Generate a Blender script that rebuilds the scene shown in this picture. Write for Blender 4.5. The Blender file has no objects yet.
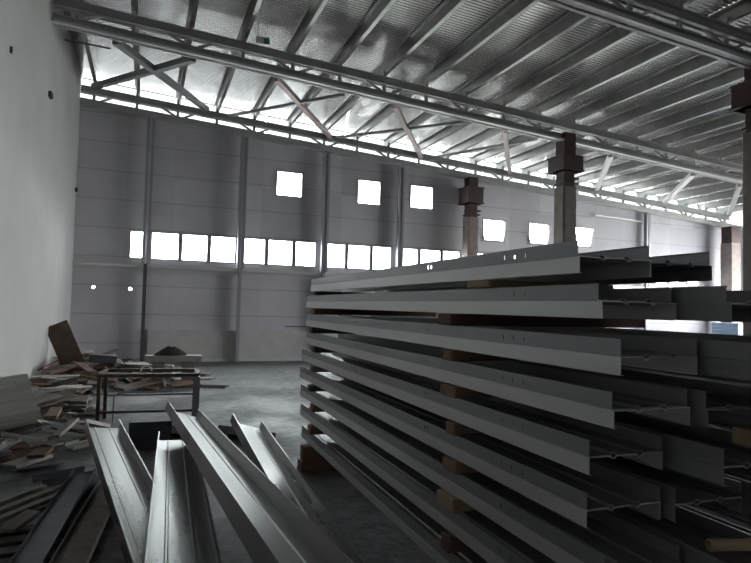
import bpy, bmesh, math, random
from mathutils import Vector, Matrix
PI = math.pi
S = bpy.context.scene
C = S.collection
V = Vector

# ------------------------------------------------------------------ camera
cam_d = bpy.data.cameras.new('camera')
cam = bpy.data.objects.new('camera', cam_d); C.objects.link(cam)
cam_d.sensor_fit = 'HORIZONTAL'; cam_d.sensor_width = 36.0
cam_d.lens = 592.15 / 751 * 36.0
cam_d.clip_start = 0.05; cam_d.clip_end = 300
Rv = V((0.9321114, -0.36134525, 0.02445286)); Uv = V((-0.03854446, -0.0318406, 0.99874947)); Fv = V((0.36011479, 0.93188829, 0.04360684))
m = Matrix.Identity(4)
for i in range(3):
    m[i][0] = Rv[i]; m[i][1] = Uv[i]; m[i][2] = -Fv[i]
m[0][3], m[1][3], m[2][3] = 0, 0, 1.6
cam.matrix_world = m
S.camera = cam

# ------------------------------------------------------------------ sky, exposure
w = bpy.data.worlds.new('overcast_sky'); S.world = w; w.use_nodes = True
bg = w.node_tree.nodes['Background']
bg.inputs[0].default_value = (0.96, 0.98, 1.0, 1); bg.inputs[1].default_value = 18.0
S.view_settings.view_transform = 'Standard'; S.view_settings.look = 'None'
S.view_settings.gamma = 1.0; S.view_settings.use_curve_mapping = False
S.view_settings.exposure = 0.45
S.cycles.max_bounces = 10; S.cycles.diffuse_bounces = 6; S.cycles.glossy_bounces = 5
S.cycles.transparent_max_bounces = 16; S.cycles.use_denoising = True
S.cycles.caustics_reflective = False; S.cycles.caustics_refractive = False
S.cycles.sample_clamp_indirect = 6.0

def portal(name, loc, rot, sx, sy):
    L = bpy.data.lights.new(name, 'AREA'); L.shape = 'RECTANGLE'; L.size = sx; L.size_y = sy
    L.cycles.is_portal = True
    o = bpy.data.objects.new(name, L); C.objects.link(o); o.location = loc; o.rotation_euler = rot
SL = 0.0664                                  # fall of the roof towards the right
def drop(x): return SL * (x + 1.79)
# sky light enters by the clerestory, the window strip, the upper windows and the right doorway
portal('clerestory_daylight', (10.2, 17.15, 6.6), (PI/2 * -1, 0, 0), 24.6, 2.4)
portal('window_strip_daylight', (10.0, 17.15, 3.12), (-PI/2, 0, 0), 22, 0.8)
portal('upper_window_daylight', (9.0, 17.15, 4.7), (-PI/2, 0, 0), 13, 1.8)
portal('doorway_daylight', (22.6, 11.25, 2.4), (0, PI/2, 0), 4.8, 8.5)

# ------------------------------------------------------------------ materials
def mat(name, col, rough=.6, metal=0., nscale=0, namt=0., col2=None, bump=0., bscale=40, stretch=(1, 1, 1), detail=5, spec=.5, roughvar=0):
    M = bpy.data.materials.new(name); M.use_nodes = True
    nt = M.node_tree; b = nt.nodes['Principled BSDF']
    b.inputs['Base Color'].default_value = (*col, 1); b.inputs['Roughness'].default_value = rough
    b.inputs['Metallic'].default_value = metal; b.inputs['Specular IOR Level'].default_value = spec
    N = nt.nodes.new; L = nt.links.new
    tc = N('ShaderNodeTexCoord'); mp = N('ShaderNodeMapping'); mp.inputs['Scale'].default_value = stretch
    L(tc.outputs['Object'], mp.inputs[0])
    if nscale:
        n = N('ShaderNodeTexNoise'); n.inputs['Scale'].default_value = nscale; n.inputs['Detail'].default_value = detail
        L(mp.outputs[0], n.inputs['Vector'])
        r = N('ShaderNodeValToRGB'); r.color_ramp.elements[0].position = .5 - .5 * namt - .02; r.color_ramp.elements[1].position = .5 + .2
        c2 = col2 or tuple(x * .6 for x in col)
        r.color_ramp.elements[0].color = (*c2, 1); r.color_ramp.elements[1].color = (*col, 1)
        L(n.outputs['Fac'], r.inputs[0]); L(r.outputs[0], b.inputs['Base Color'])
        if roughvar:
            mr = N('ShaderNodeMapRange'); mr.inputs['From Min'].default_value = .35; mr.inputs['From Max'].default_value = .65
            mr.inputs['To Min'].default_value = rough - roughvar; mr.inputs['To Max'].default_value = rough + roughvar
            L(n.outputs['Fac'], mr.inputs[0]); L(mr.outputs[0], b.inputs['Roughness'])
    if bump:
        n2 = N('ShaderNodeTexNoise'); n2.inputs['Scale'].default_value = bscale; n2.inputs['Detail'].default_value = 4
        L(mp.outputs[0], n2.inputs['Vector'])
        bp = N('ShaderNodeBump'); bp.inputs['Strength'].default_value = bump; bp.inputs['Distance'].default_value = .02
        L(n2.outputs['Fac'], bp.inputs['Height']); L(bp.outputs[0], b.inputs['Normal'])
    return M

galv = mat('galvanised_steel', (.34, .34, .33), .33, .85, 3, .4, (.26, .26, .255), 0, 60, (1, .15, 1), roughvar=.08)
galv_b = mat('galvanised_bright', (.72, .72, .70), .40, .45, 3, .4, (.58, .58, .57), .05, 60, (1, .15, 1), roughvar=.08)
galv_s = mat('galvanised_dull', (.37, .37, .38), .42, .5, 3, .4, (.28, .28, .29), .05, 60, (1, .15, 1))
truss_m = mat('truss_grey_paint', (.58, .58, .56), .45, .25, 2, .3, (.48, .48, .47))
rail_m = mat('light_grey_rail', (.80, .80, .78), .45, .3)
purlin_m = mat('purlin_steel', (.46, .455, .44), .32, .75, 4, .3, (.36, .36, .35))
brace_m = mat('brace_steel', (.40, .41, .41), .45, .5)
brace_red = mat('brace_pinkish_primer', (.50, .36, .34), .5, .3, 3, .4, (.45, .42, .41))
red_m = mat('dark_red_primer', (.075, .035, .032), .6, 0, 6, .4, (.045, .024, .024))
conc_m = mat('column_concrete', (.30, .255, .23), .8, 0, 5, .5, (.19, .155, .14), .2, 30)
steelcol_m = mat('wall_column_steel', (.36, .36, .385), .5, .3)
wood_m = mat('old_timber', (.30, .19, .12), .8, 0, 8, .5, (.17, .11, .08), .2, 40, (.2, 2, 2))
wood_b = mat('pale_timber', (.42, .33, .20), .8, 0, 8, .5, (.30, .22, .13), .2, 40)
wood_d = mat('dark_timber', (.15, .105, .08), .85, 0, 8, .5, (.08, .06, .05), .2, 40)
board_m = mat('blackened_board', (.07, .058, .05), .85, 0, 8, .5, (.04, .035, .03), .2, 40)
wood_g = mat('weathered_board', (.34, .31, .28), .85, 0, 9, .5, (.20, .18, .16), .2, 40)
pale_m = mat('pale_offcut', (.50, .49, .46), .7, 0, 7, .5, (.33, .31, .29), .1, 30)
brown_m = mat('rusty_brown', (.19, .11, .08), .8, 0, 8, .5, (.10, .06, .05), .1, 30)
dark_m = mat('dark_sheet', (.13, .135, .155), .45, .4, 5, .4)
rust_m = mat('table_iron', (.13, .10, .08), .6, .4, 12, .5, (.06, .05, .045))
frame_m = mat('window_frame_white', (.42, .40, .40), .5)
plaster = mat('white_plaster', (.50, .50, .485), .9, 0, .9, .7, (.41, .41, .40), .25, 3.0)
plinth_m = mat('plinth_white', (.60, .58, .56), .8, 0, 3, .5, (.48, .47, .46))
girt_m = mat('girt_grey', (.62, .61, .61), .5, .3)
black_m = mat('black_plastic', (.02, .02, .02), .6)
blue_m = mat('pale_blue_panel', (.34, .46, .62), .6, 0, 3, .4, (.26, .37, .53))
green_m = mat('green_sign_face', (.03, .22, .10), .5)
white_m = mat('white_sign', (.75, .75, .72), .5)
pan_m = mat('cream_ribbed_panel', (.56, .55, .50), .6, .1, 4, .5, (.42, .41, .38))
sack_m = mat('dark_tarpaulin', (.055, .05, .048), .9, 0, 8, .4)
ground_m = mat('yard_concrete', (.42, .42, .40), .9, 0, 1, .5)

def floor_material():
    M = mat('dusty_concrete', (.19, .195, .205), .6, 0, .8, .8, (.085, .085, .088), .35, 14, roughvar=.18)
    nt = M.node_tree; N = nt.nodes.new; L = nt.links.new; b = nt.nodes['Principled BSDF']
    src = b.inputs['Base Color'].links[0].from_socket
    n = N('ShaderNodeTexNoise'); n.inputs['Scale'].default_value = 6; n.inputs['Detail'].default_value = 10; n.inputs['Roughness'].default_value = .7
    tc = N('ShaderNodeTexCoord'); L(tc.outputs['Object'], n.inputs['Vector'])
    r = N('ShaderNodeValToRGB'); r.color_ramp.elements[0].position = .38; r.color_ramp.elements[1].position = .62
    r.color_ramp.elements[0].color = (.55, .52, .50, 1); r.color_ramp.elements[1].color = (1.15, 1.15, 1.15, 1)
    L(n.outputs['Fac'], r.inputs[0])
    mx = N('ShaderNodeMix'); mx.data_type = 'RGBA'; mx.blend_type = 'MULTIPLY'; mx.inputs['Factor'].default_value = 1
    L(src, mx.inputs['A']); L(r.outputs[0], mx.inputs['B']); L(mx.outputs['Result'], b.inputs['Base Color'])
    return M
floor_m = floor_material()

def clad_material():
    """insulated wall panels: dark joint lines across and up, every panel a slightly different grey"""
    M = mat('wall_panel_grey', (.40, .40, .41), .75); nt = M.node_tree; N = nt.nodes.new; L = nt.links.new
    b = nt.nodes['Principled BSDF']; tc = N('ShaderNodeTexCoord'); sp = N('ShaderNodeSeparateXYZ'); L(tc.outputs['Object'], sp.inputs[0])
    def mth(op, a, bb=None, cc=None):
        n = N('ShaderNodeMath'); n.operation = op
        for i, x in enumerate((a, bb, cc)):
            if x is None: continue
            if hasattr(x, 'links') or hasattr(x, 'is_linked'): L(x, n.inputs[i])
            else: n.inputs[i].default_value = x
        return n.outputs[0]
    zz = mth('DIVIDE', mth('ADD', sp.outputs['Z'], -0.13), .755)
    xx = mth('DIVIDE', mth('ADD', sp.outputs['X'], 0.0), 1.2)
    fz = mth('FRACT', zz); fx = mth('FRACT', xx)
    jz = mth('LESS_THAN', mth('ABSOLUTE', mth('ADD', fz, -.5)), .025)
    jx = mth('LESS_THAN', mth('ABSOLUTE', mth('ADD', fx, -.5)), .006)
    cell = N('ShaderNodeCombineXYZ'); L(mth('FLOOR', mth('ADD', xx, .5)), cell.inputs[0]); L(mth('FLOOR', mth('DIVIDE', zz, 3.2)), cell.inputs[1])
    wn = N('ShaderNodeTexWhiteNoise'); L(cell.outputs[0], wn.inputs['Vector'])
    v = mth('MULTIPLY_ADD', wn.outputs['Value'], .13, .53)
    no = N('ShaderNodeTexNoise'); no.inputs['Scale'].default_value = 1.3; no.inputs['Detail'].default_value = 6; L(tc.outputs['Object'], no.inputs['Vector'])
    v = mth('MULTIPLY', v, mth('MULTIPLY_ADD', no.outputs['Fac'], .3, .85))
    v = mth('MULTIPLY', v, mth('SUBTRACT', 1.0, mth('MULTIPLY', mth('MAXIMUM', jz, mth('MULTIPLY', jx, .5)), .22)))
    co = N('ShaderNodeCombineColor'); L(v, co.inputs[0]); L(mth('MULTIPLY', v, .985), co.inputs[1]); L(mth('MULTIPLY', v, 1.03), co.inputs[2])
    L(co.outputs[0], b.inputs['Base Color'])
    return M
clad_m = clad_material()

def roof_material():
    M = mat('foil_faced_roof', (.50, .49, .475), .17, .92, 1.2, .5, (.36, .355, .35), 0, roughvar=.05)
    nt = M.node_tree; N = nt.nodes.new; L = nt.links.new; b = nt.nodes['Principled BSDF']
    tc = N('ShaderNodeTexCoord')
    wv = N('ShaderNodeTexWave'); wv.wave_type = 'BANDS'; wv.bands_direction = 'Y'; wv.inputs['Scale'].default_value = 3.6; wv.inputs['Distortion'].default_value = .15
    no = N('ShaderNodeTexNoise'); no.inputs['Scale'].default_value = 1.1
    L(tc.outputs['Object'], wv.inputs[0]); L(tc.outputs['Object'], no.inputs['Vector'])
    ad = N('ShaderNodeMath'); ad.operation = 'MULTIPLY_ADD'; ad.inputs[1].default_value = 2.5
    L(no.outputs['Fac'], ad.inputs[0]); L(wv.outputs['Fac'], ad.inputs[2])
    bp = N('ShaderNodeBump'); bp.inputs['Strength'].default_value = .35; bp.inputs['Distance'].default_value = .02
    L(ad.outputs[0], bp.inputs['Height']); L(bp.outputs[0], b.inputs['Normal'])
    return M
roof_m = roof_material()

def glass_material():
    M = bpy.data.materials.new('thin_window_glass'); M.use_nodes = True; nt = M.node_tree; nt.nodes.clear(); N = nt.nodes.new
    o = N('ShaderNodeOutputMaterial'); mx = N('ShaderNodeMixShader'); t = N('ShaderNodeBsdfTransparent'); g = N('ShaderNodeBsdfGlossy')
    t.inputs[0].default_value = (.93, .96, .96, 1); g.inputs['Roughness'].default_value = .02; mx.inputs[0].default_value = .08
    nt.links.new(t.outputs[0], mx.inputs[1]); nt.links.new(g.outputs[0], mx.inputs[2]); nt.links.new(mx.outputs[0], o.inputs[0])
    return M
glass_m = glass_material()
dim_m = glass_material(); dim_m.name = 'sky_dimming_pane'  # tinted glass copy, added to weaken the light through the roof gap
for n_ in dim_m.node_tree.nodes:
    if n_.type == 'BSDF_TRANSPARENT': n_.inputs[0].default_value = (.30, .31, .31, 1)

# ------------------------------------------------------------------ helpers
def obj(name, bm, m, parent=None, smooth=False):
    me = bpy.data.meshes.new(name)
    bmesh.ops.recalc_face_normals(bm, faces=bm.faces)
    bm.to_mesh(me); bm.free()
    me.materials.append(m)
    if smooth:
        for f in me.polygons: f.use_smooth = True
    o = bpy.data.objects.new(name, me); C.objects.link(o)
    if parent: o.parent = parent
    return o
def tag(o, label, cat, group=None):
    o['label'] = label; o['category'] = cat
    if group: o['group'] = group
    return o
def thing(name, label, cat, loc=(0, 0, 0), rotz=0, group=None):
    o = bpy.data.objects.new(name, None); C.objects.link(o); o.location = loc; o.rotation_euler = (0, 0, rotz)
    return tag(o, label, cat, group)
def struct(name, bm, m, parent=None):
    o = obj(name, bm, m, parent)
    if not parent: o['kind'] = 'structure'
    return o
def box(bm, x0, x1, y0, y1, z0, z1, M=None, shear=0):
    vs = [bm.verts.new(V((x, y, z - shear * x))) for x in (x0, x1) for y in (y0, y1) for z in (z0, z1)]
    if M is not None:
        for v in vs: v.co = M @ v.co
    for f in ((0, 1, 3, 2), (4, 6, 7, 5), (0, 4, 5, 1), (2, 3, 7, 6), (0, 2, 6, 4), (1, 5, 7, 3)):
        bm.faces.new([vs[i] for i in f])
    return vs
def boxes(*bs, **k):
    bm = bmesh.new()
    for b in bs: box(bm, *b, **k)
    return bm
def frame_of(A, B, up=V((0, 0, 1))):
    d = (V(B) - V(A)).normalized(); s = d.cross(up).normalized(); u = s.cross(d)
    return d, s, u
def beam(bm, A, B, w, h, up=V((0, 0, 1)), off=(0, 0)):
    """bar from A to B, w wide (sideways), h high, centred on the line"""
    A = V(A); B = V(B); d, s, u = frame_of(A, B, up)
    vs = []
    for P in (A, B):
        for a, b in ((-1, -1), (1, -1), (1, 1), (-1, 1)):
            vs.append(bm.verts.new(P + s * (a * w / 2 + off[0]) + u * (b * h / 2 + off[1])))
    for f in ((3, 2, 1, 0), (4, 5, 6, 7), (0, 1, 5, 4), (1, 2, 6, 5), (2, 3, 7, 6), (3, 0, 4, 7)):
        bm.faces.new([vs[i] for i in f])
def sweep(bm, pts, t, A, B, up=V((0, 0, 1))):
    """thin folded sheet: profile pts (sideways, up), thickness t, from A to B"""
    A = V(A); B = V(B); d, s, u = frame_of(A, B, up); n = len(pts); P = [V(p) for p in pts]; nor = []
    for i in range(n):
        e = []
        if i > 0: e.append((P[i] - P[i-1]).normalized())
        if i < n - 1: e.append((P[i+1] - P[i]).normalized())
        ns = [V((-q.y, q.x)) for q in e]; q = sum(ns, V((0, 0))).normalized()
        nor.append(q / max(.4, q.dot(ns[0])))
    loops = []
    for Q in (A, B):
        a = [bm.verts.new(Q + s * p.x + u * p.y) for p in P]
        b = [bm.verts.new(Q + s * (p.x + k.x * t) + u * (p.y + k.y * t)) for p, k in zip(P, nor)]
        loops.append((a, b))
    (a0, b0), (a1, b1) = loops
    for i in range(n - 1):
        bm.faces.new((a0[i], a0[i+1], a1[i+1], a1[i])); bm.faces.new((b0[i+1], b0[i], b1[i], b1[i+1]))
        bm.faces.new((a0[i+1], a0[i], b0[i], b0[i+1])); bm.faces.new((a1[i], a1[i+1], b1[i+1], b1[i]))
    for i in (0, n - 1): bm.faces.new((a0[i], a1[i], b1[i], b0[i]))
def tube(bm, A, B, r, seg=16, hollow=0):
    A = V(A); B = V(B); up = V((0, 0, 1)) if abs((B - A).normalized().z) < .95 else V((1, 0, 0))
    d, s, u = frame_of(A, B, up)
    ring = lambda P, q: [bm.verts.new(P + s * math.cos(2*PI*i/seg) * q + u * math.sin(2*PI*i/seg) * q) for i in range(seg)]
    a, b = ring(A, r), ring(B, r)
    for i in range(seg): bm.faces.new((a[i], a[(i+1) % seg], b[(i+1) % seg], b[i]))
    if hollow:
        c, e = ring(A, hollow), ring(B, hollow)
        for i in range(seg):
            j = (i + 1) % seg
            bm.faces.new((c[j], c[i], e[i], e[j])); bm.faces.new((a[j], a[i], c[i], c[j])); bm.faces.new((b[i], b[j], e[j], e[i]))
    else:
        bm.faces.new(a[::-1]); bm.faces.new(b)
def holed(bm, u0, u1, v0, v1, holes, put):
    """rectangle with rectangular holes; put(ua, ub, va, vb) adds each solid cell, merged along u"""
    us = sorted({u0, u1, *[x for h in holes for x in h[:2] if u0 < x < u1]}); vs = sorted({v0, v1, *[x for h in holes for x in h[2:] if v0 < x < v1]})
    for a, b in zip(vs, vs[1:]):
        run = None
        for c, d in zip(us, us[1:]):
            solid = not any(h[0] <= (c+d)/2 <= h[1] and h[2] <= (a+b)/2 <= h[3] for h in holes)
            if solid: run = [run[0] if run else c, d]
            if not solid and run: put(run[0], run[1], a, b); run = None
        if run: put(run[0], run[1], a, b)
def copy_thing(o, label=None, **loc):
    c = o.copy(); C.objects.link(c)
    if label: c['label'] = label
    for ch in list(o.children):
        k = ch.copy(); C.objects.link(k); k.parent = c
        for g in list(ch.children):
            q = g.copy(); C.objects.link(q); q.parent = k
    return c

XL, XR, YB, YF = -1.79, 22.6, 16.98, -6.0
# ------------------------------------------------------------------ floor and walls
struct('floor', boxes((XL - .3, XR + .0, YF - .3, YB + .25, -.2, 0)), floor_m)
struct('ground', boxes((-30, 60, -25, 50, -.5, -.21)), ground_m)
struct('wall_left', boxes((XL - .3, XL, YF - .3, YB + .25, 0, 7.62)), plaster)
bm = boxes((XL, XR + .3, YF - .3, YF, 0, 7.4))
struct('wall_rear', bm, clad_m)
bm = bmesh.new()                                                     # right wall with the tall doorway
holed(bm, YF, YB + .25, 0, 5.9, [(7.0, 15.5, -1, 4.8)], lambda a, b, c, d: box(bm, XR, XR + .3, a, b, c, d))
struct('wall_right', bm, plaster)

win = []                                                             # (x0, x1, z0, z1) openings
zs0, zs1 = 2.735, 3.50
for x0, x1 in ((-.47, -.09), (.06, .80), (.84, 1.56), (1.60, 2.32)): win.append((x0, x1, zs0, zs1))
for b in range(1, 9):
    X0 = 2.42 * b
    for x0, x1 in ((.10, .74), (.78, 1.54), (1.58, 2.24)): win.append((X0 + x0, X0 + x1, zs0, zs1))
up = [(3.39, 4.19, 4.76, 5.52), (5.89, 6.67, 4.74, 5.52), (7.66, 8.48, 4.76, 5.52),
      (10.33, 11.19, 3.87, 4.65), (12.14, 12.98, 3.88, 4.66), (14.04, 14.84, 3.90, 4.66)]
win += up
win = [w_ for w_ in win if w_[1] < 20.9]
bm = bmesh.new()
sq = [(-1.29 - .1, -1.29 + .1, 1.95 - .1, 1.95 + .1), (-.4 - .1, -.4 + .1, 1.93 - .1, 1.93 + .1)]
def wall_cell(a, b, c, d): box(bm, a, b, YB, YB + .12, c, d)
holed(bm, XL, XR, 0, 5.0, win + sq, wall_cell)
def top_cell(a, b, c, d):                                            # upper part follows the roof fall
    n = max(1, int((b - a) / 1.2))
    for i in range(n):
        p, q = a + (b-a)*i/n, a + (b-a)*(i+1)/n
        zt = lambda x: min(d, 6.88 - drop(x))
        if zt(p) <= c + .01: continue
        vs = box(bm, p, q, YB, YB + .12, c, d)
        for v in vs:
            if v.co.z > c + .001: v.co.z = max(c + .005, zt(v.co.x))
holed(bm, XL, XR, 5.0, 7.0, [(a, b, max(c, 4.9), d) for a, b, c, d in up if d > 5], top_cell)
for a, b, c, d in sq:                                                # round holes punched in the panel
    cx, cz = (a+b)/2, (c+d)/2; n = 16; r = .042
    for Y, flip in ((YB, 0), (YB + .12, 1)): pass
    ring = []
    for i in range(n):
        t = 2*PI*(i+.5)/n; k = .1 / max(abs(math.cos(t)), abs(math.sin(t)))
        ring.append([bm.verts.new((cx + math.cos(t)*R, Y, cz + math.sin(t)*R)) for Y in (YB, YB+.12) for R in (r, k)])
    for i in range(n):
        p, q = ring[i], ring[(i+1) % n]
        bm.faces.new((p[0], p[1], q[1], q[0])); bm.faces.new((p[2], q[2], q[3], p[3])); bm.faces.new((p[0], q[0], q[2], p[2]))
    for sx in (-1, 1):
        for sz in (-1, 1): 
            co = [(cx+sx*.1, cz+sz*.1)]
            t0 = [V((cx+math.cos(2*PI*(i+.5)/n)*(.1/max(abs(math.cos(2*PI*(i+.5)/n)), abs(math.sin(2*PI*(i+.5)/n)))), 0, cz+math.sin(2*PI*(i+.5)/n)*(.1/max(abs(math.cos(2*PI*(i+.5)/n)), abs(math.sin(2*PI*(i+.5)/n)))))) for i in range(n)]
            near = sorted(t0, key=lambda v: (v.x-co[0][0])**2 + (v.z-co[0][1])**2)[:2]
            bm.faces.new([bm.verts.new((v.x, YB, v.z)) for v in near] + [bm.verts.new((co[0][0], YB, co[0][1]))])
struct('wall_back', bm, clad_m)
struct('trim_1', boxes((.08, 21.9, YB - .06, YB, 0, .86)), plinth_m)    # low white plinth along the foot of the back wall
struct('baseboard_back', boxes((.08, 21.9, YB - .10, YB - .06, 0, .07)), girt_m)
bm = boxes((XL, 21.9, YB - .16, YB, 2.54, 2.60), (XL, 21.9, YB - .03, YB, 2.36, 2.54), (XL, 21.9, YB - .16, YB - .13, 2.50, 2.54))
struct('trim_2', bm, girt_m)                                         # sill girt below the window strip

for i, (a, b, c, d) in enumerate(win):
    f = .035
    bm = boxes((a, b, YB - .02, YB + .06, c, c + f), (a, b, YB - .02, YB + .06, d - f, d), (a, a + f, YB - .02, YB + .06, c + f, d - f), (b - f, b, YB - .02, YB + .06, c + f, d - f))
    wn = struct('window_%d' % (i + 1), bm, frame_m)
    if (a, b, c, d) in up[3:]:                                       # tilted-in sash on its stay
        Mx = Matrix.Translation((0, YB - .02, c + f)) @ Matrix.Rotation(math.radians(14), 4, 'X') @ Matrix.Translation((0, -YB, -c - f))
        bm = bmesh.new(); g = .03
        for q in ((a+f, b-f, YB, YB+.03, c+f, c+f+g), (a+f, b-f, YB, YB+.03, d-f-g, d-f), (a+f, a+f+g, YB, YB+.03, c+f+g, d-f-g), (b-f-g, b-f, YB, YB+.03, c+f+g, d-f-g)): box(bm, *q, M=Mx)
        sash = obj('tilted_sash', bm, frame_m, wn)
        bm = bmesh.new(); box(bm, a+f+g, b-f-g, YB + .01, YB + .016, c+f+g, d-f-g, M=Mx); obj('pane', bm, glass_m, sash)
    else:
        obj('pane', boxes((a + f, b - f, YB + .02, YB + .026, c + f, d - f)), glass_m, wn)

# panes added in the open clerestory gap to cut sky glow on the roof
for i in range(10):
    xa = XL + .02 + 2.42 * i; xb = min(xa + 2.38, XR - .3)
    bm = bmesh.new(); vs = box(bm, xa, xb, YB + .04, YB + .05, 0, 1)
    for v in vs: v.co.z = (6.89 if v.co.z < .5 else 7.43) - drop(v.co.x)
    struct('window_%d' % (len(win) + 1 + i), bm, dim_m)  # numbered on from the windows, but added only to dim the gap

# ------------------------------------------------------------------ roof
RZ = 7.44                                                            # underside of roof sheet at the left wall
bm = bmesh.new()
vs = box(bm, XL - .35, XR + .8, YF - .5, YB + .22, 0, .08)
for v in vs: v.co.z += RZ - drop(v.co.x)
struct('ceiling', bm, roof_m)

# purlins run away from the camera, Z section with lips
k = 0
for k in range(23):
    X = -1.45 + 1.03 * k
    z0 = RZ - drop(X) - .245
    ORD = 'first second third fourth fifth sixth seventh eighth ninth tenth eleventh twelfth thirteenth fourteenth fifteenth sixteenth seventeenth eighteenth nineteenth twentieth twenty-first twenty-second twenty-third'.split()
    for ya, yb in ((YF + .05, 17.15),):
        bm = bmesh.new()
        sweep(bm, [(.07, .03), (.07, 0), (0, 0), (0, .225), (-.07, .225), (-.07, .20)], .004, (X, ya, z0), (X, yb, z0))
        tag(obj('purlin', bm, purlin_m), 'steel roof purlin, %s one counted from the white plaster wall' % ORD[k], 'purlin', 'roof purlins')

# ------------------------------------------------------------------ lattice trusses
def truss(Y, x0, x1, label, rail=True, step=1.03):
    t = thing('roof_truss', label, 'truss', (0, Y, 0))
    zb = lambda x: 6.60 - drop(x); zt = lambda x: 7.10 - drop(x)
    for nm, z, hh in (('bottom_chord', zb, .165), ('top_chord', zt, -.16)):
        bm = bmesh.new(); h = abs(hh)
        base = (lambda x: z(x)) if hh > 0 else (lambda x: z(x) - h)
        for sy in (-1, 1):                                           # two channels back to back
            pr = [(sy * .10, .02), (sy * .10, 0), (sy * .035, 0), (sy * .035, h), (sy * .10, h), (sy * .10, h - .02)]
            sweep(bm, pr, .005, (x0, 0, base(x0)), (x1, 0, base(x1)))
        obj(nm, bm, truss_m, t)
    n = int((x1 - x0) / step); X0 = -1.45
    i = 0; X = X0
    while X < x1:
        if X > x0 + .02:
            bm = bmesh.new(); beam(bm, (X, 0, zb(X) + .02), (X, 0, zt(X) - .02), .06, .07, up=V((1, 0, 0)))
            obj('post', bm, truss_m, t)
            bm = bmesh.new(); box(bm, X - .03, X + .03, -.05, .05, zt(X), zt(X) + .16); obj('purlin_cleat', bm, truss_m, t)
        if X > x0 and X + step < x1:
            a, b = (X + .05, X + step * .46), (0, 0)
            if i % 2 == 0: p, q = (X + .06, 0, zb(X) + .13), (X + step * .55, 0, zt(X) - .12)
            else: p, q = (X + step * .45, 0, zt(X) - .12), (X + step - .06, 0, zb(X) + .13)
            bm = bmesh.new(); beam(bm, p, q, .05, .05); obj('diagonal', bm, rail_m if i % 4 == 0 else truss_m, t)
        X += step; i += 1
    if rail:
        bm = bmesh.new()
        beam(bm, (x0, -.13, zb(x0) + .015), (x1, -.13, zb(x1) + .015), .06, .05)
        X = x0 + .6
        while X < x1: box(bm, X - .03, X + .03, -.15, -.09, zb(X) - .01, zb(X) + .05); X += 2.4
        obj('lower_rail', bm, rail_m, t)
    return t
truss(16.75, XL + .02, 21.4, 'farthest grey lattice roof truss, along the top of the panelled back wall', rail=False)
truss(12.0, XL + .02, 22.4, 'middle grey lattice roof truss with pale rail below, over the stacked steel profiles')
truss(6.97, XL + .02, 22.4, 'nearest dark lattice roof truss, cutting the top right corner of the photo')

def wrap(txt): return txt
# horizontal bracing between the middle and the far truss
BR = [((.69, 6.42), (-1.47, 7.07), 1, 'thick grey roof brace running down to the top left corner of the back wall'),
      ((-.73, 6.48), (1.36, 6.84), 1, 'grey roof brace crossing the thick one nearest the white plaster wall'),
      ((3.83, 6.24), (1.93, 6.78), 0, 'thin grey roof brace, left arm of the second crossed pair'),
      ((2.37, 6.30), (4.90, 6.54), 2, 'pinkish roof brace, right arm of the second crossed pair'),
      ((6.80, 6.00), (5.02, 6.56), 0, 'thin grey roof brace, left arm of the third crossed pair'),
      ((5.05, 6.12), (7.87, 6.30), 2, 'short pinkish roof brace between second and third upper windows'),
      ((8.88, 5.85), (8.20, 6.32), 0, 'thin grey roof brace left of the rusty bracketed column'),
      ((7.95, 5.92), (11.13, 6.13), 2, 'nearly upright looking pinkish roof brace above the steel stack'),
      ((11.22, 5.72), (14.77, 5.93), 3, 'bright pale roof brace just right of the rusty bracketed column'),
      ((14.13, 5.52), (17.94, 5.80), 3, 'pale roof brace, middle one of the three right of the column'),
      ((15.97, 5.42), (21.3, 5.55), 1, 'roof brace farthest to the right, beside the frame edge')]
for (a, za), (b, zb_), kind, lab in BR:
    bm = bmesh.new(); wd = (.06, .12, .10, .12)[kind]
    sweep(bm, [(wd/2, wd), (wd/2, 0), (-wd/2, 0), (-wd/2, wd)], .006, (a, 12.13, 6.55 - drop(a)), (b, 16.64, min(zb_, 7.05 - drop(b))))
    tag(obj('roof_brace', bm, (brace_m, brace_m, brace_red, rail_m)[kind]), lab, 'brace')
bm = bmesh.new(); tube(bm, (-1.75, 13.4, 6.9), (-.9, 13.4, 6.88), .018)
tag(obj('roof_tie_bar', bm, dark_m), 'short thin dark bar sticking out of the white plaster wall under the roof', 'bar')

# ------------------------------------------------------------------ columns
WC = [(-.05, 'leftmost grey steel wall column, left of the first window strip group'), (2.42, 'grey steel wall column, second from the left plaster wall'),
      (4.84, 'grey steel wall column between first and second upper windows'), (7.26, 'grey steel wall column between second and third upper windows'),
      (14.4, 'wall column hidden low behind the third lower upper window'), (17.25, 'grey steel wall column at far right under the pale angle strip')]
for X, lab in WC:
    if X == 14.4: continue
    t = thing('wall_column', lab, 'column', (X, YB - .20, 0))
    zt = 6.60 - drop(X) - .02
    bm = bmesh.new()
    sweep(bm, [(-.02, 0), (-.09, 0), (-.09, .14), (-.02, .14)], .006, (0, -.07, 2.6), (0, -.07, zt), up=V((0, 1, 0)))
    sweep(bm, [(.02, .14), (.09, .14), (.09, 0), (.02, 0)], .006, (0, -.07, 2.6), (0, -.07, zt), up=V((0, 1, 0)))
    obj('upper_shaft', bm, steelcol_m, t)
    bm = bmesh.new(); box(bm, -.045, .045, .0, .12, 0, 2.6); obj('lower_post', bm, dark_m if X < 1 else steelcol_m, t)

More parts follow.
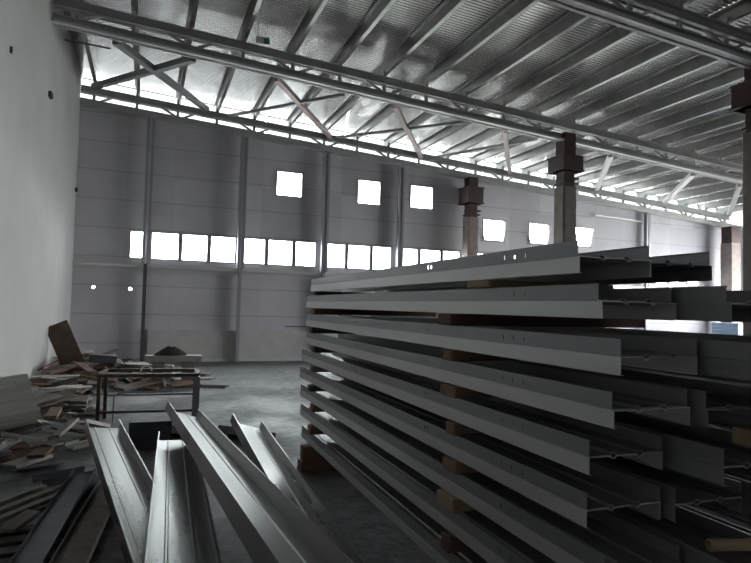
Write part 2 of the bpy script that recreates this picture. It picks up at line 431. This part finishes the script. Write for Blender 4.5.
def big_column(X, Y, zc, z1, z2, z3, lab, s=.40, rail=False):
    t = thing('hall_column', lab, 'column', (X, Y, 0))
    h = s / 2
    bm = bmesh.new(); vs = box(bm, -h, h, -h, h, 0, zc); bmesh.ops.bevel(bm, geom=[e for e in bm.edges if abs((e.verts[0].co - e.verts[1].co).z) > 1], offset=.03, segments=1, affect='EDGES')
    obj('concrete_shaft', bm, conc_m, t)
    q = h * .78
    obj('steel_neck', boxes((-q, q, -q, q, zc, z1), (-q-.04, q+.08, -q-.05, q+.05, zc + .06, zc + .10), (-q-.02, q+.14, -q, q, zc+.2, zc+.24)), red_m, t)
    g = h * 1.5
    obj('bearing_bracket', boxes((-g, g, -g, g, z1, z2), (-g-.03, g+.03, -g-.03, g+.03, z2 - .03, z2), (-g-.03, g+.03, -g-.03, g+.03, z1, z1 + .03)), red_m, t)
    q = h * .85
    obj('steel_head', boxes((-q, q, -q, q, z2, z3)), red_m, t)
    return t
big_column(9.66, 12.0, 4.70, 5.08, 5.46, 6.6 - drop(9.6) + .2, 'tall concrete column with rusty bracket rising behind the middle of the steel stack')
big_column(9.62, 16.55, 4.55, 4.98, 5.5, 6.6 - drop(9.6) - .01, 'dark bracketed column standing farthest off, against the back wall windows', .38)
big_column(9.70, 6.97, 4.75, 5.17, 5.6, 6.6 - drop(9.6) + .2, 'nearest bracketed column, cut by the right edge of the photo', .42)
t = thing('hall_column', 'stained column in the far right corner, standing in front of the pale end wall', 'column', (20.95, 16.3, 0))
obj('concrete_shaft', boxes((-.24, .24, -.24, .24, 0, 4.4)), conc_m, t); obj('steel_head', boxes((-.22, .22, -.22, .22, 4.4, 5.03)), red_m, t)

# angle strip along the far right wall top
bm = bmesh.new(); beam(bm, (14.9, YB - .1, 5.1), (17.3, YB - .1, 5.02), .05, .05)
tag(obj('angle_strip', bm, rail_m), 'thin pale steel strip on the back wall at right below the far truss', 'strip')

# ------------------------------------------------------------------ left wall bits
t = thing('wall_socket_box', 'small dark box set in the white plaster wall high up on the left', 'box', (XL, 12.09, 5.32))
obj('box_body', boxes((0, .05, -.09, .09, -.05, .05)), black_m, t); obj('box_lid', boxes((.05, .06, -.02, .07, -.04, .04)), brown_m, t)
tag(obj('wall_hook', boxes((XL, XL + .05, 16.72, 16.84, 4.36, 4.46)), black_m), 'tiny dark fitting near the corner of white plaster wall and back wall', 'fitting')
tag(obj('wall_stub', boxes((XL, XL + .03, 8.86, 8.90, 4.82, 4.90)), black_m), 'tiny dark stub at the upper left edge of the plaster wall', 'fitting')
t = thing('exit_sign', 'small green and white sign hanging under the roof above the middle truss', 'sign', (1.92, 11.35, 6.72))
obj('sign_plate', boxes((-.13, .02, -.01, .01, -.06, .06)), white_m, t); obj('green_face', boxes((.02, .13, -.011, .011, -.06, .06)), green_m, t)
obj('hanger', boxes((-.1, -.09, -.005, .005, .06, .46), (.1, .11, -.005, .005, .06, .46)), truss_m, t)

# ------------------------------------------------------------------ steel trough profiles
TW = .335; FH = .058
def rib_profile(w=TW, h=FH, sgn=1, front=True):
    """flange, ribbed web, flange; sgn -1 turns it over"""
    a = w / 2; pts = []
    if front: pts += [(-a + .004, h * sgn), (-a, h * sgn)]
    pts += [(-a, 0)]
    for c in (-.06, .06):
        pts += [(c - .014, 0), (c - .006, .008 * sgn), (c + .006, .008 * sgn), (c + .014, 0)]
    pts += [(a, 0), (a, h * sgn), (a - .012, h * sgn)]
    return pts
SY = .01703                                                          # the stack is turned by a degree
def stack_trough(x, ya, yb, z, sgn, label, slots, group=None, m=None):
    """one trough; x is its front edge, ya near end, yb far end"""
    t = thing('steel_trough', label, 'steel profile', (x + (ya - 2.0) * SY, ya, z), -SY, group)
    L = yb - ya
    m = m or galv
    if slots and sgn > 0:
        bm = bmesh.new(); sweep(bm, [(a + TW/2, b) for a, b in rib_profile(front=False)], .003, (0, 0, 0), (0, L, 0)); obj('ribbed_web', bm, m, t)
        hs = [(s, s + .008, .018, .038) for s in slots if 0 < s < L - .05]
        bm = bmesh.new(); holed(bm, 0, L, 0, FH, hs, lambda a, b, c, d: box(bm, -.0016, 0, a, b, c, d))
        box(bm, -.0016, .006, 0, L, FH, FH + .0016)
        obj('slotted_flange', bm, m, t)
    else:
        bm = bmesh.new(); sweep(bm, [(a + TW/2, b) for a, b in rib_profile(front=False, sgn=sgn)], .003, (0, 0, 0), (0, L, 0)); obj('ribbed_web', bm, m, t)
        bm = bmesh.new(); 
        if sgn < 0: box(bm, -.0016, 0, 0, L, -FH, 0); box(bm, 0, .012, 0, L, -FH - .0016, -FH)
        else: box(bm, -.0016, 0, 0, L, 0, FH); box(bm, 0, .012, 0, L, FH, FH + .0016)
        obj('flange', bm, m, t)
    return t
ZW = [1.805, 1.640, 1.452, 1.270, 1.085, .897, .712, .515, .300]
NY = [1.77, 1.66, 1.55, 1.59, 1.70, 1.71, 1.62, 1.5, 1.4]
FYY = [5.82, 6.0, 5.98, 5.95, 6.15, 6.2, 6.15, 6.12, 6.05]
ordn = ['topmost', 'second', 'third', 'fourth', 'fifth', 'sixth', 'seventh', 'eighth', 'lowest']
rnd = random.Random(4)
for col in range(3):
    for i, z in enumerate(ZW):
        if col == 2 and i == 0: continue
        ya, yb = NY[i], FYY[i]
        if col == 1: ya = [1.80, 1.45, .85, 1.53, 1.46, 1.66, 1.15, 1.5, 1.4][i]
        if col == 2: ya = [2.25, 1.5, .9, 1.3, 1.4, 1.6, 1.15, 1.4, 1.4][i]
        x = 1.49 + .362 * col
        slots = [s - ya for s in (2.10, 2.18, 2.26, 3.02, 3.06, 4.3, 4.36)]
        if col == 0:
            nm = ordn[i] + (' layer from the top' if 0 < i < 8 else ' layer')
            la = 'trough lying open side up, %s of the front steel stack' % nm
            lb = 'trough lying open side down, %s of the front steel stack' % nm
            g = None
        else:
            row = ('middle', 'rear')[col - 1]
            la = lb = 'galvanised trough in the %s row of the steel stack, seen behind the front row' % row; g = 'steel troughs in the %s row of the stack' % row; nm = ordn[i] + (' layer from the top' if 0 < i < 8 else ' layer'); la = 'trough opening side up, %s, %s row of steel stack' % (nm, row); lb = la.replace('opening side up', 'opening side down')
        stack_trough(x, ya, yb, z + .0032, 1, la, slots, g, galv_s if col == 0 else galv_s)
        off = [.01, .02, 0, .01, 0, 0, .01, 0, .02][i]
        stack_trough(x, ya - off + (.28 if 0 else 0), yb + .02, z - .0005, -1, lb, None, g, galv_b if col == 0 else galv_s)
# timber spacers between the layers, across all three rows
SP = [(2.36, 0), (2.72, 1), (2.70, 0), (2.66, 2), (2.66, 0), (2.64, 1), (2.66, 2), (2.7, 1)]
gaps = ['between topmost and second', 'between second and third', 'between third and fourth', 'between fourth and fifth', 'between fifth and sixth', 'between sixth and seventh', 'between seventh and eighth', 'between eighth and lowest']
for i in range(8):
    za = ZW[i+1] + FH + .0062; zb = ZW[i] - FH - .0045
    for j, (y, fr) in enumerate(((SP[i][0], .03), (5.55, -.03 + .015 * (i % 3)))):
        wd = (.20, .14, .10, .16, .09, .14, .18, .08)[i] if j == 0 else .11
        bm = bmesh.new(); box(bm, 0, 1.32 if i else .74, 0, wd, 0, zb - za)
        bmesh.ops.bevel(bm, geom=bm.edges[:], offset=.006, segments=1, affect='EDGES')
        mm = (wood_b, brown_m, wood_m, wood_m, wood_m, wood_m, wood_b, brown_m)[i] if j == 0 else (wood_d, wood_m, wood_d, wood_d, wood_g, wood_d, wood_m, wood_m)[i]
        o = obj('timber_spacer', bm, mm); x0 = 1.50 - fr
        o.location = (x0, y, za)
        tag(o, '%s timber spacer %s layers of the steel stack, at its %s' % (('pale' if mm is wood_b else 'brown'), gaps[i], ('near part' if j == 0 else 'far end')), 'timber spacer')
for y, lab in ((2.7, 'near'), (5.6, 'far')):
    bm = bmesh.new(); box(bm, 0, 1.36, 0, .16, 0, .10); box(bm, .02, 1.34, .02, .14, .10, .300 - FH - .0045)
    o = obj('timber_sleeper', bm, wood_m); o.location = (1.45, y, 0)
    tag(o, 'reddish timber sleeper on the floor under the %s end of the steel stack' % lab, 'sleeper')
t = thing('wooden_pole', 'round pale pole end sticking out between troughs at the lower right', 'pole', (0, 0, 0))
bm = bmesh.new(); tube(bm, (1.87, 1.54, .797), (2.56, 1.33, .797), .021, hollow=.012); obj('pole_shaft', bm, wood_b, t)
bm = bmesh.new(); box(bm, 1.96, 2.06, 1.40, 1.52, 1.150, 1.207); tag(obj('timber_block', bm, wood_b), 'orange brown wooden block between troughs at the right frame edge', 'block')
bm = bmesh.new(); box(bm, 1.30, 1.62, 5.80, 5.84, 1.385, 1.392); tag(obj('thin_batten', bm, wood_d), 'thin dark batten poking out of the far end of the steel stack', 'batten')

# ------------------------------------------------------------------ loose troughs in the foreground
def loose(A, dr, roll, L, label, w=.335, h=.09, m=None):
    """A: middle of the far end; dr: direction towards the camera"""
    A = V(A); d = V(dr).normalized()
    t = thing('loose_trough', label, 'steel profile', A)
    M = Matrix.Rotation(roll, 4, d); upv = M.to_3x3() @ V((0, 0, 1))
    a = w / 2
    pts = [(-a + .012, h - .01), (-a + .012, h), (-a, h), (-a, 0)]
    for c in (-.07, .07): pts += [(c - .010, 0), (c - .004, .006), (c + .004, .006), (c + .010, 0)]
    pts += [(a, 0), (a, h), (a - .012, h), (a - .012, h - .01)]
    body = bmesh.new(); sweep(body, pts[3:-3], .002, (0, 0, 0), d * L, up=upv); obj('ribbed_web', body, m or galv, t)
    f = bmesh.new(); sweep(f, pts[:4], .002, (0, 0, 0), d * L, up=upv); obj('right_flange', f, m or galv, t)
    f = bmesh.new(); sweep(f, pts[-4:], .002, (0, 0, 0), d * L, up=upv); obj('left_flange', f, m or galv, t)
    return t
loose((-.38, 6.86, .27), (.155, -.98, -.055), -.10, 4.2, 'wide galvanised trough at far left of the loose foreground profiles')
loose((.33, 6.30, .22), (-.037, -.99, .030), -.04, 4.6, 'trough with bright left edge, passing under the crossing one')
loose((.39, 6.68, .42), (.037, -.998, .045), -.30, 5.0, 'large galvanised trough lying on top of the others, centre of the loose profiles')
loose((1.06, 6.60, .28), (-.011, -.99, -.046), -.28, 4.3, 'galvanised trough farthest right of the loose profiles, nearest the stack')
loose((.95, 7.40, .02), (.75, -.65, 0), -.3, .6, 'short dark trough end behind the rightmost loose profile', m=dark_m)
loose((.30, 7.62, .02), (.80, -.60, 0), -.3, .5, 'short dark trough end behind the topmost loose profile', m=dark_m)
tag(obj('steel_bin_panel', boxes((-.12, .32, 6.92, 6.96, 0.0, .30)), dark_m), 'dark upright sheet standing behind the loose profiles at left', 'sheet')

# ------------------------------------------------------------------ iron table frame
t = thing('table_frame', 'bare rusty iron table frame standing behind the loose profiles', 'table frame', (0.10, 8.55, 0), -.08)
W2_, D2_, H_ = .59, .30, .66
for sx in (-1, 1):
    for sy in (-1, 1):
        x, y = sx * W2_, sy * D2_; q = .022 if sx < 0 else .045
        obj('leg', boxes((x - q, x + q, y - q, y + q, 0, H_ - .03)), rust_m if sx < 0 else galv_s, t)
obj('top_frame', boxes((-W2_-.03, W2_+.03, -D2_-.03, -D2_+.03, H_-.03, H_+.01), (-W2_-.03, W2_+.03, D2_-.03, D2_+.03, H_-.03, H_+.01), (-W2_-.03, -W2_+.03, -D2_+.03, D2_-.03, H_-.03, H_+.01), (W2_-.03, W2_+.03, -D2_+.03, D2_-.03, H_-.03, H_+.01)), rust_m, t)
obj('stretcher', boxes((-W2_+.022, W2_-.034, -D2_-.012, -D2_+.012, .17, .20)), rust_m, t)
obj('stretcher', boxes((-W2_+.022, W2_-.034, D2_-.012, D2_+.012, .30, .33)), galv_s, t)
bm = bmesh.new()
pr = [V((-.06 + .07 * math.cos(PI * i / 8), 0, H_ + .01 + .07 * math.sin(PI * i / 8))) for i in range(9)]
for a, b in zip(pr, pr[1:]): tube(bm, a, b, .010, 8)
obj('hoop_handle', bm, rail_m, t)
bm = bmesh.new()
L_ = [(-.42, -.2, .03), (-.42, -.2, .36), (-.40, -.2, .40), (-.34, -.2, .42), (.3, -.2, .42)]
for a, b in zip(L_, L_[1:]): tube(bm, a, b, .014, 8)
obj('bent_tube', bm, galv_s, t)

# ------------------------------------------------------------------ scrap heaps: every piece dropped on what lies below
CE = .04; GX0, GX1, GY0, GY1 = XL, 1.4, 3.0, 16.8
NX, NYc = int((GX1 - GX0) / CE), int((GY1 - GY0) / CE)
HM = [[0.0] * NYc for _ in range(NX)]
def cells(cx, cy, yaw, L, W):
    c, s = math.cos(yaw), math.sin(yaw); ex = abs(c) * L/2 + abs(s) * W/2; ey = abs(s) * L/2 + abs(c) * W/2
    for i in range(max(0, int((cx-ex-GX0)/CE)), min(NX, int((cx+ex-GX0)/CE) + 1)):
        for j in range(max(0, int((cy-ey-GY0)/CE)), min(NYc, int((cy+ey-GY0)/CE) + 1)):
            dx, dy = GX0 + (i+.5)*CE - cx, GY0 + (j+.5)*CE - cy
            u, v = dx*c + dy*s, -dx*s + dy*c
            if abs(u) <= L/2 + .02 and abs(v) <= W/2 + .02: yield i, j, u, v
def rest(cx, cy, yaw, L, W, T, cap=None, smax=.6):
    """height and slope at which a board comes to rest"""
    cl = list(cells(cx, cy, yaw, L, W)); 
    if not cl: return None
    bins = {}
    for i, j, u, v in cl: k_ = round(u / .06); bins[k_] = max(bins.get(k_, -1), HM[i][j])
    P = sorted((k_*.06, h) for k_, h in bins.items()); hull = []
    for q in P:
        while len(hull) > 1 and (hull[-1][1]-hull[-2][1])*(q[0]-hull[-2][0]) <= (q[1]-hull[-2][1])*(hull[-1][0]-hull[-2][0]): hull.pop()
        hull.append(q)
    a, b = hull[0], hull[-1]
    for p, q in zip(hull, hull[1:]):
        if p[0] <= 0 <= q[0]: a, b = p, q
    sl = (b[1]-a[1]) / max(.06, b[0]-a[0]) if len(hull) > 1 else 0
    if cap is not None and (abs(sl) > smax or max(a[1], b[1]) > cap): return None
    sl = max(-.6, min(.6, sl))
    z = max(h - sl*u for u, h in P)
    for i, j, u, v in cl: HM[i][j] = max(HM[i][j], z + sl*u + T + .004)
    return z + .003, sl
def place(o, cx, cy, yaw, r, roll=0):
    z, sl = r
    o.rotation_euler = (roll, -math.atan(sl), yaw); o.location = (cx, cy, z)
def board(kind, L, W, T, m, label, group, cat, cx, cy, yaw, cap=None):
    r = rest(cx, cy, yaw, L, W, T, cap, .4)
    if not r: return
    bm = bmesh.new()
    if kind == 'scrap_channel':
        sweep(bm, [(-W/2, T), (-W/2, 0), (W/2, 0), (W/2, T)], .004, (-L/2, 0, 0), (L/2, 0, 0))
    elif kind == 'ribbed_offcut':
        pts = [(-W/2, 0)]; n = 3
        for q in range(n):
            c = -W/2 + W*(q+.5)/n; e = W/n*.18; pts += [(c-e*1.5, 0), (c-e, T*.8), (c+e, T*.8), (c+e*1.5, 0)]
        pts += [(W/2, 0)]; sweep(bm, pts, .004, (-L/2, 0, 0), (L/2, 0, 0))
    else:
        box(bm, -L/2, L/2, -W/2, W/2, 0, T)
        for v in bm.verts: v.co.x += rnd.uniform(-.03, .03) * min(1, L*2)
        if T > .02: bmesh.ops.bevel(bm, geom=bm.edges[:], offset=.004, segments=1, affect='EDGES')
    o = obj(kind, bm, m); tag(o, label, cat, group); roll = 0
    if cap is not None and rnd.random() < .7:                        # one long edge propped up
        roll = rnd.uniform(-.3, .3); q = W/2 * abs(math.sin(roll)); r = (r[0] + q, r[1])
        for i, j, u, v in cells(cx, cy, yaw, L, W): HM[i][j] += q * 2.3
    place(o, cx, cy, yaw, r, roll); return o

rnd = random.Random(11)
def heap(n, cxs, cys, where, grp, yaw0=None, sizes=1.0, pal=None, cap=.4, xmax=9):
    pal = pal or [('scrap_board', wood_g), ('scrap_board', pale_m), ('scrap_channel', galv), ('scrap_board', wood_m), ('ribbed_offcut', pan_m), ('scrap_board', wood_d), ('scrap_channel', pale_m), ('scrap_board', brown_m)]
    words = {'scrap_board': 'board offcut', 'scrap_channel': 'sheet metal channel', 'ribbed_offcut': 'ribbed sheet offcut'}
    hue = {'weathered_board': 'grey weathered', 'pale_offcut': 'pale', 'galvanised_steel': 'galvanised', 'old_timber': 'brown', 'cream_ribbed_panel': 'cream', 'dark_timber': 'dark', 'rusty_brown': 'rusty'}
    done = tries = 0
    while done < n and tries < n * 30:
        tries += 1
        kind, m = rnd.choice(pal)
        L = rnd.uniform(.3, .85) * sizes; W = rnd.uniform(.09, .24) * (1.4 if kind == 'ribbed_offcut' else 1); T = rnd.uniform(.018, .045)
        cx = rnd.uniform(*cxs); cy = rnd.uniform(*cys)
        if yaw0 is None: yaw = rnd.uniform(0, PI)
        else: yaw = rnd.gauss(yaw0, .5)
        ex = abs(math.cos(yaw))*L/2 + abs(math.sin(yaw))*W/2
        cx = max(cx, XL + ex + .04)
        ey = abs(math.sin(yaw))*L/2 + abs(math.cos(yaw))*W/2
        if cx + ex > xmax: continue
        if cx + ex > -.62 and (cy - ey < 7.0 or 8.05 < cy + ey and cy - ey < 9.0): continue
        u = (cx - cxs[0]) / (cxs[1] - cxs[0]); v = (cy - cys[0]) / (cys[1] - cys[0])
        c_ = cap * max(.1, min(1, 1.5 * (1 - u))) * min(1, .25 + 5 * v, .3 + 5 * (1 - v))
        if cx - ex < -.98 and 6.2 < cy < 7.6: c_ = min(c_, .14)
        if cx - ex < -1.0 and 13.0 - ey < cy < 13.7 + ey: c_ = min(c_, .12)
        w_ = hue[m.name] + ' ' + words[kind]
        if board(kind, L, W, T, m, '%s in the %s' % (w_, where), w_ + 's in the ' + grp, 'offcut', cx, cy, yaw, c_): done += 1
# brown torn sheet and dull channels in the near left corner
for i in range(6):
    board('scrap_board', 1.2, .11, .022, board_m, 'dark narrow floorboard lying flat in the lower left corner', 'dark boards in the lower left corner', 'board', -1.05, 3.75 + .19*i, .08)
FG = [('ribbed_offcut', .95, .42, .035, wood_g, 'torn brownish grey ribbed sheet on the floor at lower left', -.86, 5.25, 1.05),
      ('scrap_channel', 2.0, .20, .05, wood_g, 'long dull channel nearest the leftmost loose trough, lower left', -.29, 4.8, 1.49),
      ('scrap_channel', 1.9, .18, .05, dark_m, 'long dull dark channel right beside the torn brown sheet', -.52, 4.95, 1.50),
      ('scrap_channel', .45, .22, .05, dark_m, 'short dark channel above the torn brown sheet', -.62, 6.0, .5),
      ('scrap_board', .22, .12, .03, wood_g, 'small pale fragment below the torn brown sheet', -.74, 4.72, .9)]
for kind, L, W, T, m_, lab, cx, cy, yaw in FG: board(kind, L, W, T, m_, lab, None, 'offcut', cx, cy, yaw)
for x in (.28, .84): board('scrap_board', .22, .22, .44, wood_g, '%s squat grey timber block under the long pale panel' % ('left' if x < .5 else 'right'), None, 'block', x, 12.4, 0)
heap(95, (-1.7, 1.0), (11.6, 15.2), 'scrap heap behind the iron table frame', 'heap behind the table', sizes=1.5, cap=.36)
heap(34, (-1.7, -.7), (9.0, 12.0), 'scrap heap along the plaster wall', 'heap along the plaster wall', cap=.3, xmax=-.55)
heap(95, (-1.7, -.2), (6.3, 9.2), 'scrap heap left of the loose profiles', 'heap at the left', yaw0=.6, cap=.42, xmax=-.3, sizes=1.1)

# cream ribbed sheets leaning on the heap at the left frame edge
for i in range(2):
    u_ = V((.90, .30, .10)).normalized(); v_ = V((.22, -.72, -.40)); v_ = (v_ - u_ * v_.dot(u_)).normalized(); n_ = u_.cross(v_)
    W, T = .75, .065; pts = [(-W/2, 0)]
    for q in range(5):
        c = -W/2 + W*(q+.5)/5; pts += [(c-.035, 0), (c-.02, T*.8), (c+.02, T*.8), (c+.035, 0)]
    bm = bmesh.new(); sweep(bm, pts + [(W/2, 0)], .006, (-.31, 0, 0), (.31, 0, 0)); o = obj('roofing_sheet', bm, pan_m)
    z_ = -n_ if n_.z < 0 else n_; y_ = z_.cross(u_)
    Mx = Matrix((u_, y_, z_)).transposed().to_4x4(); Mx.translation = V((-1.36 + .03*i, 6.9 - .03*i, .52)) + z_ * .07 * i
    o.matrix_world = Mx
    tag(o, 'cream ribbed sheet leaning on the heap at the left frame edge, %s of the pair' % ['lower', 'upper'][i], 'sheet')
# things at the back heap
t = thing('leaning_grate', 'dark slatted panel leaning in the corner by the plaster wall', 'panel', (-1.28, 13.3, .25))
bm = bmesh.new(); Mx = Matrix.Rotation(-.42, 4, 'Y') @ Matrix.Rotation(-.12, 4, 'X')
for q in range(5): box(bm, -.17 + .085*q - .041, -.17 + .085*q + .041, -.02, .02, 0, .95, M=Mx)
obj('slats', bm, wood_d, t); bm = bmesh.new()
for z in (.1, .8): box(bm, -.2, .2, .02, .05, z, z + .06, M=Mx)
obj('cross_rail', bm, wood_d, t)
def on_heap(name, m, L, W, T, cx, cy, yaw, lab, cat):
    r = rest(cx, cy, yaw, L, W, T); bm = bmesh.new(); box(bm, -L/2, L/2, -W/2, W/2, 0, T); o = obj(name, bm, m); place(o, cx, cy, yaw, r); return tag(o, lab, cat)
on_heap('dark_crate_board', dark_m, .50, .25, .13, -.76, 13.0, .1, 'dark flat block beside the leaning slatted panel', 'block')
on_heap('white_panel', pale_m, 1.05, .35, .11, .55, 12.4, -.05, 'long pale panel lying across the far scrap heap', 'panel')
r = rest(.50, 12.4, 0, .5, .26, .2); bm = bmesh.new(); n = 14
rings = []
for k_, (rr, zz) in enumerate(((1, 0), (.86, .05), (.55, .11), (.22, .155))):
    rings.append([bm.verts.new((math.cos(2*PI*i/n)*.30*rr*(1+.12*math.sin(3*i+k_)), math.sin(2*PI*i/n)*.15*rr, zz*(1+.15*math.sin(2*i)))) for i in range(n)])
for a, b in zip(rings, rings[1:]):
    for i in range(n): bm.faces.new((a[i], a[(i+1) % n], b[(i+1) % n], b[i]))
bm.faces.new(rings[-1]); bm.faces.new(rings[0][::-1])
o = obj('tarpaulin_bundle', bm, sack_m, smooth=True); o.location = (.50, 12.4, r[0]); tag(o, 'dark crumpled bundle on top of the long pale panel', 'bundle')

# pale blue sheets stacked far away at the right
for i in range(6):
    bm = boxes((18.6, 21.3, 14.2, 15.2, .62 + .125*i, .735 + .125*i))
    tag(obj('blue_sheet_pack', bm, blue_m), 'pale blue sheet pack in the far right pile, seen between stack layers', 'sheet pack', 'pale blue sheet packs')
t = thing('sheet_trestle', 'trestle carrying the far pale blue sheet packs', 'trestle', (19.95, 14.7, 0))
obj('trestle_top', boxes((-1.3, 1.3, -.45, .45, .54, .62)), wood_d, t)
for sx in (-1, 1):
    for sy in (-1, 1): obj('leg', boxes((sx*1.2-.05, sx*1.2+.05, sy*.4-.05, sy*.4+.05, 0, .54)), wood_d, t)
